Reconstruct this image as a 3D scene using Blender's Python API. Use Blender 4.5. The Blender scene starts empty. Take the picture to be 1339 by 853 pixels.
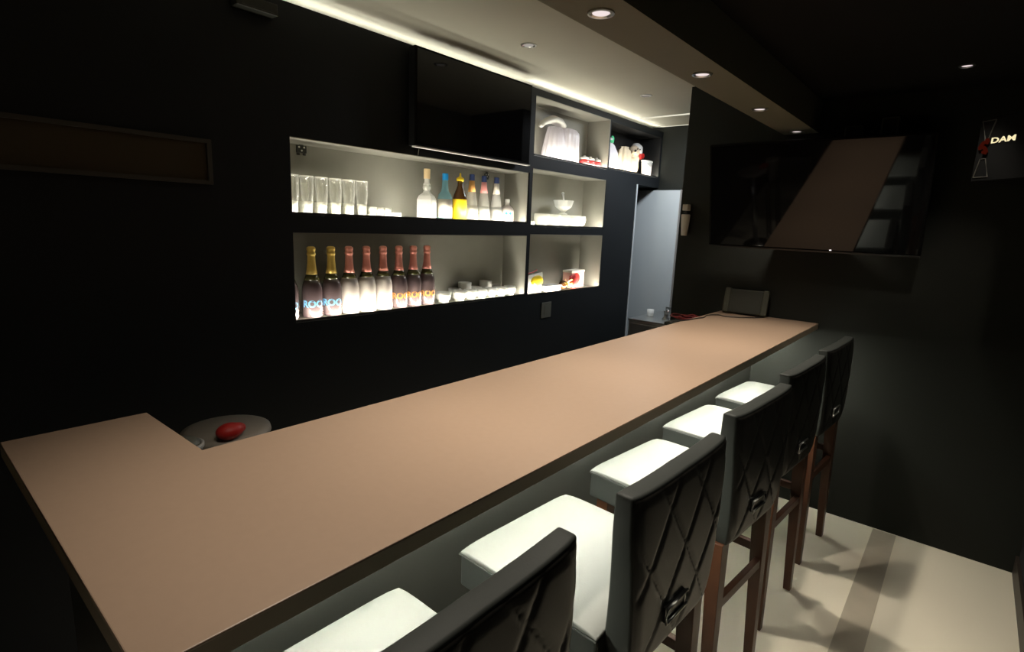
import bpy, bmesh, math, random
from mathutils import Vector, Matrix
random.seed(7)
S = bpy.context.scene
C = S.collection
PI = math.pi

# ------------------------------------------------------------------ view
S.view_settings.view_transform = 'Standard'
S.view_settings.look = 'None'
S.view_settings.gamma = 1
S.view_settings.exposure = 0
S.view_settings.use_curve_mapping = False
S.cycles.use_denoising = True
S.cycles.max_bounces = 10
S.cycles.transparent_max_bounces = 24
S.cycles.sample_clamp_indirect = 6
S.cycles.caustics_reflective = False
S.cycles.caustics_refractive = False

w = bpy.data.worlds.new('night'); S.world = w; w.use_nodes = True
w.node_tree.nodes['Background'].inputs[0].default_value = (0.8, 0.9, 1, 1)
w.node_tree.nodes['Background'].inputs[1].default_value = 0.0

# ------------------------------------------------------------------ camera
yaw, pitch, roll, fpx = 0.69581286, 0.18771915, 0.04014172, 711.757
cy_, sy_, cp_, sp_, cr_, sr_ = math.cos(yaw), math.sin(yaw), math.cos(pitch), math.sin(pitch), math.cos(roll), math.sin(roll)
fw = Vector((-sy_*cp_, cy_*cp_, -sp_)); rt = Vector((cy_, sy_, 0)); up = rt.cross(fw)
r2 = cr_*rt + sr_*up; u2 = -sr_*rt + cr_*up
cam = bpy.data.cameras.new('camera'); cam.sensor_width = 36; cam.sensor_fit = 'HORIZONTAL'
cam.lens = fpx*36/1339; cam.clip_start = 0.02
co = bpy.data.objects.new('camera', cam); C.objects.link(co); S.camera = co
m = Matrix.Identity(4)
for i in range(3):
    m[i][0] = r2[i]; m[i][1] = u2[i]; m[i][2] = -fw[i]
m[0][3], m[1][3], m[2][3] = 0, 0, 1.52
co.matrix_world = m

# ------------------------------------------------------------------ materials
def mat(name, col, rough=.5, metal=0, noise=0, nscale=20, spec=.5, bump=0, bscale=200, coat=0):
    mt = bpy.data.materials.new(name); mt.use_nodes = True
    nt = mt.node_tree; b = nt.nodes['Principled BSDF']
    b.inputs['Base Color'].default_value = (*col, 1); b.inputs['Roughness'].default_value = rough
    b.inputs['Metallic'].default_value = metal; b.inputs['Specular IOR Level'].default_value = spec
    b.inputs['Coat Weight'].default_value = coat
    tc = nt.nodes.new('ShaderNodeTexCoord')
    if noise:
        n = nt.nodes.new('ShaderNodeTexNoise'); n.inputs['Scale'].default_value = nscale; n.inputs['Detail'].default_value = 4
        nt.links.new(tc.outputs['Object'], n.inputs['Vector'])
        mx = nt.nodes.new('ShaderNodeMix'); mx.data_type = 'RGBA'
        mx.inputs[6].default_value = (*[c*(1-noise) for c in col], 1); mx.inputs[7].default_value = (*[min(1, c*(1+noise)) for c in col], 1)
        nt.links.new(n.outputs['Fac'], mx.inputs[0]); nt.links.new(mx.outputs[2], b.inputs['Base Color'])
    if bump:
        n = nt.nodes.new('ShaderNodeTexNoise'); n.inputs['Scale'].default_value = bscale; n.inputs['Detail'].default_value = 3
        nt.links.new(tc.outputs['Object'], n.inputs['Vector'])
        bp = nt.nodes.new('ShaderNodeBump'); bp.inputs['Strength'].default_value = bump; bp.inputs['Distance'].default_value = .001
        nt.links.new(n.outputs['Fac'], bp.inputs['Height']); nt.links.new(bp.outputs['Normal'], b.inputs['Normal'])
    return mt

def emis(name, col, s):
    mt = bpy.data.materials.new(name); mt.use_nodes = True
    nt = mt.node_tree; nt.nodes.clear()
    e = nt.nodes.new('ShaderNodeEmission'); e.inputs[0].default_value = (*col, 1); e.inputs[1].default_value = s
    o = nt.nodes.new('ShaderNodeOutputMaterial'); nt.links.new(e.outputs[0], o.inputs[0])
    return mt

def thin_glass(name, col=(1, 1, 1), scatter=.2, clear=.75, rough=.05):
    """clear glass: fresnel reflection, a see-through share and a little milky scatter"""
    mt = bpy.data.materials.new(name); mt.use_nodes = True
    nt = mt.node_tree; nt.nodes.clear()
    o = nt.nodes.new('ShaderNodeOutputMaterial')
    tr = nt.nodes.new('ShaderNodeBsdfTransparent'); tr.inputs[0].default_value = (*col, 1)
    df = nt.nodes.new('ShaderNodeBsdfDiffuse'); df.inputs[0].default_value = (*col, 1)
    tl = nt.nodes.new('ShaderNodeBsdfTranslucent'); tl.inputs[0].default_value = (*col, 1)
    gl = nt.nodes.new('ShaderNodeBsdfGlossy'); gl.inputs['Roughness'].default_value = rough
    lw = nt.nodes.new('ShaderNodeLayerWeight'); lw.inputs[0].default_value = .14
    a = nt.nodes.new('ShaderNodeMixShader'); a.inputs[0].default_value = .5
    nt.links.new(df.outputs[0], a.inputs[1]); nt.links.new(tl.outputs[0], a.inputs[2])
    b = nt.nodes.new('ShaderNodeMixShader'); b.inputs[0].default_value = scatter/(scatter+clear)
    nt.links.new(tr.outputs[0], b.inputs[1]); nt.links.new(a.outputs[0], b.inputs[2])
    c = nt.nodes.new('ShaderNodeMixShader')
    nt.links.new(lw.outputs['Facing'], c.inputs[0]); nt.links.new(b.outputs[0], c.inputs[1])
    d = nt.nodes.new('ShaderNodeMixShader'); d.inputs[0].default_value = .6
    nt.links.new(gl.outputs[0], d.inputs[1]); nt.links.new(a.outputs[0], d.inputs[2]); nt.links.new(d.outputs[0], c.inputs[2])
    nt.links.new(c.outputs[0], o.inputs[0])
    return mt

M = {
 'wall': mat('black_matte_wall_paint', (.016, .017, .018), .75, noise=.15, nscale=6, spec=.2),
 'wallfar': mat('charcoal_wall_paint', (.0165, .018, .015), .65, noise=.1, nscale=6, spec=.2),
 'wallblue': mat('dark_slate_wall_paint', (.0095, .0115, .0135), .6, noise=.1, nscale=5, spec=.3),
 'blackceil': mat('black_ceiling_paint', (.0045, .0045, .0045), .8, spec=.2),
 'ceil': mat('grey_bar_ceiling', (.44, .43, .36), .7, noise=.06, nscale=3, spec=.2),
 'soffit': mat('taupe_soffit_paint', (.16, .155, .115), .6, noise=.06, nscale=4, spec=.3),
 'niche': mat('grey_laminate_niche', (.27, .265, .23), .5, noise=.08, nscale=9, spec=.3),
 'counter': mat('tan_laminate_worktop', (.285, .198, .140), .42, noise=.05, nscale=60, spec=.35, bump=.05, bscale=400),
 'edge': mat('brown_worktop_edging', (.34, .27, .19), .45, spec=.3),
 'panel': mat('charcoal_bar_front', (.026, .027, .023), .5, noise=.12, nscale=7, spec=.25),
 'seattop': mat('pale_leatherette', (.118, .121, .112), .5, spec=.3, bump=.1, bscale=260),
 'leather': mat('charcoal_leatherette', (.030, .033, .030), .55, spec=.2, bump=.12, bscale=260),
 'blackleather': mat('black_leatherette', (.014, .013, .011), .38, spec=.45, bump=.12, bscale=260),
 'wood': mat('brown_stained_wood', (.085, .034, .017), .4, noise=.35, nscale=14, spec=.4),
 'chrome': mat('brushed_steel', (.62, .62, .60), .28, 1),
 'steel': mat('stainless_steel', (.55, .56, .55), .3, 1),
 'door': mat('pale_grey_door', (.55, .60, .62), .45, noise=.04, nscale=4),
 'white': mat('white_plastic', (.75, .74, .70), .4),
 'dimwhite': mat('grey_white_plastic', (.42, .40, .37), .45),
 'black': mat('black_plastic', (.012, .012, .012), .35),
 'screen': mat('glossy_black_screen', (.005, .005, .006), .04, spec=.38),
 'trimdark': mat('dark_brown_skirting', (.03, .022, .016), .5),
 'pane': mat('brown_tinted_glass', (.085, .068, .045), .25, spec=.5),
 'gold': mat('gold_foil', (.80, .55, .13), .38, .35, noise=.1, nscale=60),
 'rose': mat('rose_foil', (.85, .33, .25), .4, .3, noise=.1, nscale=60),
 'darkglass': mat('dark_bottle_glass', (.13, .092, .095), .12, spec=.7, coat=.6),
 'collar': mat('olive_bottle_glass', (.07, .065, .02), .12, spec=.7),
 'pearl': mat('pearl_white_bottle', (.72, .66, .60), .3, spec=.6),
 'bluetext': mat('pale_blue_print', (.16, .52, .85), .4),
 'goldtext': mat('orange_gold_print', (.72, .30, .06), .4),
 'glass': thin_glass('clear_glass', (1, 1, .985), .03, .97),
 'glassbase': thin_glass('thick_glass', (.97, .97, .92), .5, .5),
 'frosted': thin_glass('milky_glass', (.95, .95, .92), .8, .2, .2),
 'blueglass': thin_glass('pale_blue_glass', (.55, .85, .92), .45, .55),
 'amber': mat('amber_bottle_glass', (.09, .035, .01), .15, spec=.6),
 'yellow': mat('yellow_label_print', (.95, .68, .02), .45),
 'cream': mat('cream_cap', (.82, .63, .36), .5),
 'sky': mat('bright_blue_cap', (.02, .30, .72), .35),
 'navy': mat('navy_cap', (.03, .05, .14), .35),
 'label': mat('off_white_label', (.82, .78, .66), .6),
 'orange': mat('orange_neck_label', (.80, .42, .12), .5),
 'pink': mat('pink_neck_label', (.85, .35, .33), .5),
 'bag': thin_glass('white_film', (.97, .94, .98), .85, .15, .25),
 'beige': mat('beige_paper', (.55, .46, .32), .7, noise=.2, nscale=25),
 'green': mat('green_tie', (.05, .50, .20), .5),
 'red': mat('red_cloth', (.50, .02, .015), .5),
 'darkred': mat('dark_red_rubber', (.16, .01, .012), .5),
 'redglass': mat('red_glass_jar', (.40, .03, .03), .15, spec=.7),
 'plush': mat('cream_plush', (.62, .50, .36), .9, bump=.6, bscale=300),
 'pinkbox': mat('pale_pink_card', (.80, .45, .38), .5),
 'darkgrey': mat('dark_grey_plastic', (.026, .028, .022), .45),
 'midgrey': mat('mid_grey_plastic', (.13, .13, .105), .5),
 'stoolgrey': mat('worn_grey_plastic', (.30, .265, .22), .5),
 'speakerblack': mat('flat_black_cloth', (.004, .004, .004), .8, spec=.1),
 'framegrey': mat('dim_grey_frame', (.06, .055, .045), .5),
 'grip': mat('olive_grey_rubber', (.040, .042, .028), .6),
 'blackcable': mat('black_cable', (.015, .013, .012), .5),
 'led': emis('shelf_led', (1.0, .94, .79), 150),
 'cove': emis('cove_led', (1.0, .97, .84), 25),
 'barled': emis('counter_led', (1.0, 1.0, .86), 320),
 'lens': emis('downlight_lens', (1.0, .86, .84), .9),
 'lensdim': emis('downlight_lens_dim', (1.0, .92, .82), .35),
 'line': emis('hatch_trim_glow', (1.0, .96, .78), .85),
 'logo': emis('lit_logo', (1.0, .86, .50), .95),
 'redlit': emis('red_glow', (1.0, .10, .04), .035),
 'glint': emis('painted_glint', (1.0, .9, .88), 2.0),
}

def floor_material():
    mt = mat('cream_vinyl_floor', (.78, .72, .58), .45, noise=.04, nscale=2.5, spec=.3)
    return mt
M['floor'] = floor_material()

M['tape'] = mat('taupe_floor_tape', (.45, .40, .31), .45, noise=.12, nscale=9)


# ------------------------------------------------------------------ helpers
def box(bm, x0, x1, y0, y1, z0, z1):
    v = [bm.verts.new((x, y, z)) for x in (x0, x1) for y in (y0, y1) for z in (z0, z1)]
    for f in ((0,1,3,2),(4,6,7,5),(0,4,5,1),(2,3,7,6),(0,2,6,4),(1,5,7,3)):
        bm.faces.new([v[i] for i in f])
    return v

def lathe(bm, prof, c=(0,0,0), n=24, sx=1, sy=1, wob=0, lob=0, ph=0):
    rings = []
    for r, z in prof:
        ring = []
        for i in range(n):
            a = 2*PI*i/n + ph
            rr = max(r, 1e-5)*(1 + wob*math.sin(lob*a))
            ring.append(bm.verts.new((c[0]+rr*math.cos(a)*sx, c[1]+rr*math.sin(a)*sy, c[2]+z)))
        rings.append(ring)
    for a, b in zip(rings, rings[1:]):
        for i in range(n):
            bm.faces.new((a[i], a[(i+1) % n], b[(i+1) % n], b[i]))
    if prof[0][0] > 1e-4: bm.faces.new(list(reversed(rings[0])))
    if prof[-1][0] > 1e-4: bm.faces.new(rings[-1])
    return rings

def tube(bm, pts, r, n=10):
    pts = [Vector(p) for p in pts]; prev = None
    for i, p in enumerate(pts):
        d = (pts[min(i+1, len(pts)-1)] - pts[max(i-1, 0)]).normalized()
        a = d.cross(Vector((0, 0, 1)));
        if a.length < 1e-3: a = d.cross(Vector((1, 0, 0)))
        a.normalize(); b = d.cross(a)
        ring = [bm.verts.new(p + r*(math.cos(2*PI*k/n)*a + math.sin(2*PI*k/n)*b)) for k in range(n)]
        if prev:
            for k in range(n): bm.faces.new((prev[k], prev[(k+1) % n], ring[(k+1) % n], ring[k]))
        else: bm.faces.new(ring)
        prev = ring
    bm.faces.new(prev)

def leg(bm, top, bot, wt, wb):
    """square tapered leg"""
    vs = []
    for p, h in ((bot, wb/2), (top, wt/2)):
        vs.append([bm.verts.new((p[0]+a*h, p[1]+b*h, p[2])) for a, b in ((-1,-1),(1,-1),(1,1),(-1,1))])
    bm.faces.new(list(reversed(vs[0]))); bm.faces.new(vs[1])
    for i in range(4): bm.faces.new((vs[0][i], vs[0][(i+1) % 4], vs[1][(i+1) % 4], vs[1][i]))

def prism(bm, pts, z0, z1):
    a = [bm.verts.new((x, y, z0)) for x, y in pts]; b = [bm.verts.new((x, y, z1)) for x, y in pts]
    n = len(pts); bm.faces.new(list(reversed(a))); bm.faces.new(b)
    for i in range(n): bm.faces.new((a[i], a[(i+1) % n], b[(i+1) % n], b[i]))

def sphere(bm, c, r, sc=(1,1,1), n=16):
    ret = bmesh.ops.create_uvsphere(bm, u_segments=n, v_segments=max(8, n//2), radius=r)
    for v in ret['verts']:
        v.co = Vector((v.co.x*sc[0]+c[0], v.co.y*sc[1]+c[1], v.co.z*sc[2]+c[2]))

def obj(name, bm, m, parent=None, bevel=0, smooth=False, seg=2, remesh=0, loc=None):
    if isinstance(bm, bmesh.types.BMesh):
        bmesh.ops.recalc_face_normals(bm, faces=bm.faces)
        me = bpy.data.meshes.new(name)
        if smooth:
            for f in bm.faces: f.smooth = True
        bm.to_mesh(me); bm.free()
    else: me = bm
    for x in (m if isinstance(m, (list, tuple)) else [m]): me.materials.append(M[x])
    o = bpy.data.objects.new(name, me); C.objects.link(o)
    if parent: o.parent = parent
    if loc: o.location = loc
    if remesh:
        q = o.modifiers.new('remesh', 'REMESH'); q.mode = 'VOXEL'; q.voxel_size = remesh; q.use_smooth_shade = True
        q = o.modifiers.new('smooth', 'SMOOTH'); q.iterations = 3
    if bevel:
        q = o.modifiers.new('bevel', 'BEVEL'); q.width = bevel; q.segments = seg; q.limit_method = 'ANGLE'; q.angle_limit = .6
        q.harden_normals = False
    return o

def B(): return bmesh.new()
def bx(name, m, parent, *a, bevel=0):
    bm = B(); box(bm, *a); return obj(name, bm, m, parent, bevel)

def thing(name, label, cat, loc=(0,0,0), rz=0, group=None):
    o = bpy.data.objects.new(name, None); C.objects.link(o); o.empty_display_size = .1
    o.location = loc; o.rotation_euler = (0, 0, rz); o['label'] = label; o['category'] = cat
    if group: o['group'] = group
    return o

def tag(o, label, cat, group=None):
    o['label'] = label; o['category'] = cat
    if group: o['group'] = group
    return o

def struct(name, bm, m, bevel=0, label=None):
    o = obj(name, bm, m, None, bevel); o['kind'] = 'structure'
    o['label'] = label or name.replace('_', ' '); return o

def dup(root, loc, rz, label, group=None):
    r = root.copy(); C.objects.link(r); r.location = loc; r.rotation_euler = (0, 0, rz); r['label'] = label
    if group: r['group'] = group
    for ch in list(root.children):
        c = ch.copy(); C.objects.link(c); c.parent = r
        for g in list(ch.children):
            d = g.copy(); C.objects.link(d); d.parent = c
    return r

def text_mesh(txt, size, depth, bold=0, sx=1.0):
    cu = bpy.data.curves.new('lettering', 'FONT'); cu.body = txt; cu.size = size; cu.extrude = depth; cu.offset = bold
    cu.align_x = 'CENTER'; cu.align_y = 'CENTER'; cu.resolution_u = 3
    o = bpy.data.objects.new('lettering', cu); C.objects.link(o)
    bpy.context.view_layer.update()
    me = bpy.data.meshes.new_from_object(o.evaluated_get(bpy.context.evaluated_depsgraph_get()))
    bpy.data.objects.remove(o)
    for v in me.vertices: v.co.x *= sx
    return me

def spot(name, loc, target, power, size, blend=.6, rad=.03, col=(1, .9, .75)):
    l = bpy.data.lights.new(name, 'SPOT'); l.energy = power; l.spot_size = math.radians(size); l.spot_blend = blend
    l.shadow_soft_size = rad; l.color = col
    o = bpy.data.objects.new(name, l); C.objects.link(o); o.location = loc
    o.rotation_euler = (Vector(target)-Vector(loc)).to_track_quat('-Z', 'Y').to_euler(); return o

# ------------------------------------------------------------------ main dimensions (metres)
XW, XB = -2.151, -2.40            # face of the niche wall and the masonry behind it
CZ, SZ, RZ = 2.355, 2.044, 2.20   # bar ceiling, soffit, room ceiling
FY, BY = 3.302, 4.454             # television wall, passage end wall
XR = .365

# ------------------------------------------------------------------ room shell
bm = B(); box(bm, -3.3, XR+.1, -1.6, BY+.1, -.06, 0); struct('floor', bm, 'floor')
bm = B(); box(bm, -3.3, -.889, -1.6, BY+.1, CZ, CZ+.05); struct('ceiling', bm, 'ceil', label='grey ceiling above the bar')
bm = B(); box(bm, -.722, XR+.1, -1.6, FY+.1, RZ, RZ+.05); struct('ceiling_seating', bm, 'blackceil', label='black ceiling above the stools')
bm = B(); box(bm, -.889, -.722, -1.6, FY+.005, SZ, RZ+.2); struct('trim_soffit', bm, 'soffit', label='dropped taupe soffit above the counter')
bm = B(); box(bm, XR, XR+.1, -1.6, FY+.1, 0, RZ+.1); struct('wall_right', bm, 'wall')
bm = B(); box(bm, -3.3, XR+.1, -1.7, -1.6, 0, 2.5); struct('wall_near', bm, 'wall')
bm = B(); box(bm, -1.436, XR+.1, FY, FY+.1, 0, CZ); struct('wall_far', bm, 'wallfar', label='black wall carrying the large television')
bm = B(); box(bm, -3.3, -1.30, BY, BY+.1, 0, CZ); struct('wall_passage', bm, 'wallfar', label='slate wall at the end of the passage')
bm = B(); box(bm, -3.3, -3.2, -1.6, BY+.1, 0, CZ); struct('wall_outer', bm, 'wall')
bm = B(); box(bm, -1.335, -1.30, FY+.1, BY, 0, CZ); struct('wall_passage_side', bm, 'wallblue')
bm = B(); box(bm, XR-.012, XR, -1.59, FY-.001, 0, .09); struct('baseboard_right', bm, 'trimdark')

# niche wall: masonry around six openings
NI = [  # y0, y1, z0, z1
    (1.150, 2.672, 1.520, 1.820), (1.150, 2.682, 1.070, 1.440),
    (2.722, 3.590, 1.932, 2.273), (2.722, 3.581, 1.505, 1.850), (2.722, 3.584, 1.065, 1.449),
    (3.612, 4.425, 1.942, 2.265)]
bm = B()
ys = [-1.6, 1.146, 2.686, 2.718, 3.594, 3.608, 4.07, 4.429, BY]
def col(y0, y1, holes, zt=2.315, zb=0):
    if y0 < 2.7: box(bm, -2.170, XW, y0, y1, 2.29, 2.315); zt = 2.29
    z = zb
    for a, b in holes:
        box(bm, XB, XW, y0, y1, z, a); z = b
    box(bm, XB, XW, y0, y1, z, zt)
e = .004
col(-1.6, 1.081, [])
for a_, b_ in ((1.070-e, 1.440+e), (1.520-e, 1.820+e)): box(bm, -2.160, XW, 1.081, 1.1495, a_, b_)
col(1.081, 2.686, [(1.070-e, 1.440+e), (1.520-e, 1.820+e)])
col(2.686, 2.718, [])
col(2.718, 3.594, [(1.065-e, 1.449+e), (1.505-e, 1.850+e), (1.932-e, 2.273+e)])
col(3.594, 3.608, [])
col(3.608, 4.07, [(1.942-e, 2.265+e)])
col(4.07, 4.429, [(1.942-e, 2.265+e)], zb=1.86)
col(4.429, BY, [], zb=1.86)
struct('wall_left', bm, 'wallblue', label='dark wall with lit niches behind the bar')
bm = B(); box(bm, XB-.03, XB-.002, 4.066, 4.088, 0, 1.86); box(bm, XW-.001, XW+.006, 4.058, 4.072, 0, 1.86)
struct('trim_jamb', bm, 'door', label='pale jamb strip at the end of the niche wall')
bm = B(); box(bm, XB, XB+.006, -1.6, BY, 2.316, CZ-.0005); struct('trim_cove', bm, 'ceil', label='back of the light cove')

NL = ['long upper lit niche holding tall glasses and spirit bottles',
      'long lower lit niche holding the sparkling wine bottles',
      'lit niche under the ceiling with white wrapping and red jars',
      'square lit niche holding the coupe glass',
      'square lit niche with the snack bag and pink box',
      'lit niche nearest the end wall with the toy dog']
for (y0, y1, z0, z1), lb in zip(NI, NL):
    cut = .064 if y0 < 1.2 else 0; y0 -= cut
    fin = 'black' if y1 > 4.4 else 'niche'  # last niche gets black panels; its shade is put into the colour
    t = thing('display_niche', lb, 'niche', (XW, (y0+y1)/2, z0), group='lit wall niches behind the bar')
    hy = (y1-y0)/2; h = z1-z0; d = -.190
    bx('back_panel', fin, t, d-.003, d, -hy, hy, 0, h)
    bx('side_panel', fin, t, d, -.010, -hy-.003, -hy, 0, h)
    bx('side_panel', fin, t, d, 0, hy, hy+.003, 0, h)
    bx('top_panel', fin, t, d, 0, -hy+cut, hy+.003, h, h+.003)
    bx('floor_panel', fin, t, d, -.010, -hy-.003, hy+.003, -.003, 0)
    bm = B()   # slim led profile lying behind the front edge, tilted back
    for f in (0,):
        v = [bm.verts.new(p) for p in ((-.0056, -hy+cut+.01, .0075), (-.0056, hy-.01, .0075), (-.0115, hy-.01, .0015), (-.0115, -hy+cut+.01, .0015))]
        bm.faces.new(v)
    tp = obj('led_strip', bm, 'led', t)
    bx('front_lip', 'black', t, -.005, .001, -hy+cut+.0005, hy, -.003, .008)

# cove led above the niche wall
for y0, y1, x, z, lb in ((-1.5, 2.66, -2.20, 2.298, 'long light strip on the niche wall top above the two long niches'), (2.67, BY-.05, -2.172, 2.3155, 'light strip on the niche wall top above the square niches')):
    t = thing('cove_light_strip', lb, 'light strip', (x, (y0+y1)/2, z), group='light strips hidden above the niche wall')
    bx('diode_strip', 'cove', t, -.006, .006, -(y1-y0)/2, (y1-y0)/2, .0005, .0025)
    bx('tape_backing', 'white', t, -.008, .008, -(y1-y0)/2, (y1-y0)/2, -.001, .0004)

# ceiling hatch; light caught by its frame trim is put in as emission
t = thing('ceiling_hatch', 'ceiling hatch with frame trim made to glow near the passage end wall', 'ceiling light', (-1.75, 4.15, CZ))
for y0, y1 in ((-.135, -.118), (.255, .27)):
    bx('glowing_trim', 'line', t, -.40, .42, y0, y1, -.006, 0)
bx('glowing_trim', 'line', t, -.40, -.385, -.118, .255, -.006, 0)
bx('panel', 'ceil', t, -.385, .42, -.118, .255, -.004, 0)

# ------------------------------------------------------------------ downlights
def downlight(label, loc, lens, r=.032, g=None):
    t = thing('downlight', label, 'ceiling light', loc, group=g)
    bm = B(); lathe(bm, [(r*1.25, -.0005), (r*1.25, -.004), (r*1.02, -.005), (r*1.02, -.0005)], n=32); obj('trim_ring', bm, 'chrome', t, smooth=False)
    bm = B(); lathe(bm, [(r*1.0, -.0045), (r*.82, -.0015)], n=32)
    for f in [f for f in bm.faces if len(f.verts) > 4]: bm.faces.remove(f)
    obj('reflector', bm, 'chrome', t, smooth=True)
    bm = B(); lathe(bm, [(r*.82, -.0012), (r*.82, -.0002)], n=32); obj('lens', bm, lens, t)
    return t
g1 = 'downlights in the soffit above the counter'
first = downlight('soffit downlight over the counter, largest in view of its row', (-.805, 1.262, SZ), 'lens', .027, g1)
dup(first, (-.805, 1.924, SZ), 0, 'second soffit downlight along the counter towards the television')
dup(first, (-.805, 2.572, SZ), 0, 'third soffit downlight along the counter towards the television')
dup(first, (-.805, 3.205, SZ), 0, 'soffit downlight closest to the television wall')
g2 = 'downlights in the grey bar ceiling'
second = downlight('recessed downlight in grey ceiling in front of the small television', (-1.775, 2.165, CZ), 'lensdim', .030, g2)
dup(second, (-1.765, 3.36, CZ), 0, 'recessed downlight in grey ceiling in front of the square niches')
downlight('lone downlight in the black ceiling beside the speaker', (-.138, 2.90, RZ), 'lens', .022)

for y in (.6, 1.262, 1.924, 2.572, 3.205):
    spot('soffit_lamp', (-.805, y, SZ-.03), (-.79, y, 1.0), 52 if y > .7 else 40, 92, .9, .018, (1, .90, .76))

for y, p_ in ((2.90, 15), (1.35, 13), (-.2, 11)):  # two nearer lamps are added, out of view, to light the near floor
    spot('walkway_lamp', (-.138, y, RZ-.02), (-.138, y, 0), p_, 78, .9, .015, (1, .92, .78))

# ------------------------------------------------------------------ counter
CT = 1.049
t = thing('bar_counter', 'long L-shaped bar counter with tan laminate top and charcoal front', 'bar counter', (-.9, 1.7, 0))
def L(x, y): return (x+.9, y-1.7)
poly = [L(-.590, .131), L(-.593, 3.297), L(-1.121, 3.297), L(-1.121, .392), L(-1.427, .385), L(-1.428, .131)]
bm = B(); prism(bm, poly, CT-.003, CT); obj('worktop', bm, 'counter', t, .0015)
poly2 = [L(-.5895, .1305), L(-.5925, 3.297), L(-1.1215, 3.297), L(-1.1215, .3925), L(-1.4275, .3855), L(-1.4285, .1305)]
bm = B(); prism(bm, poly2, CT-.031, CT-.003); obj('worktop_edge', bm, 'edge', t, .001)
bm = B(); prism(bm, [L(-.909, .20), L(-.909, 3.297), L(-.94, 3.297), L(-.94, .23), L(-1.36, .23), L(-1.36, .20)], .0, CT-.032); obj('front_panel', bm, 'panel', t)
bm = B(); prism(bm, [L(-.942, .235), L(-.942, 3.297), L(-1.08, 3.297), L(-1.08, .37), L(-1.36, .37), L(-1.36, .235)], .0, CT-.032); obj('cabinet_body', bm, 'black', t)
bm = B(); box(bm, .900-.855, .900-.837, .25-1.7, 3.28-1.7, CT-.036, CT-.0315); obj('led_profile', bm, 'chrome', t)
bm = B(); box(bm, .900-.853, .900-.839, .26-1.7, 3.27-1.7, CT-.0375, CT-.0362); obj('led_strip', bm, 'barled', t)

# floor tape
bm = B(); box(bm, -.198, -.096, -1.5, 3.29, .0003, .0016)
tag(obj('floor_tape', bm, 'tape'), 'narrow taupe strip on the cream floor behind the stools', 'floor strip')

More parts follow.
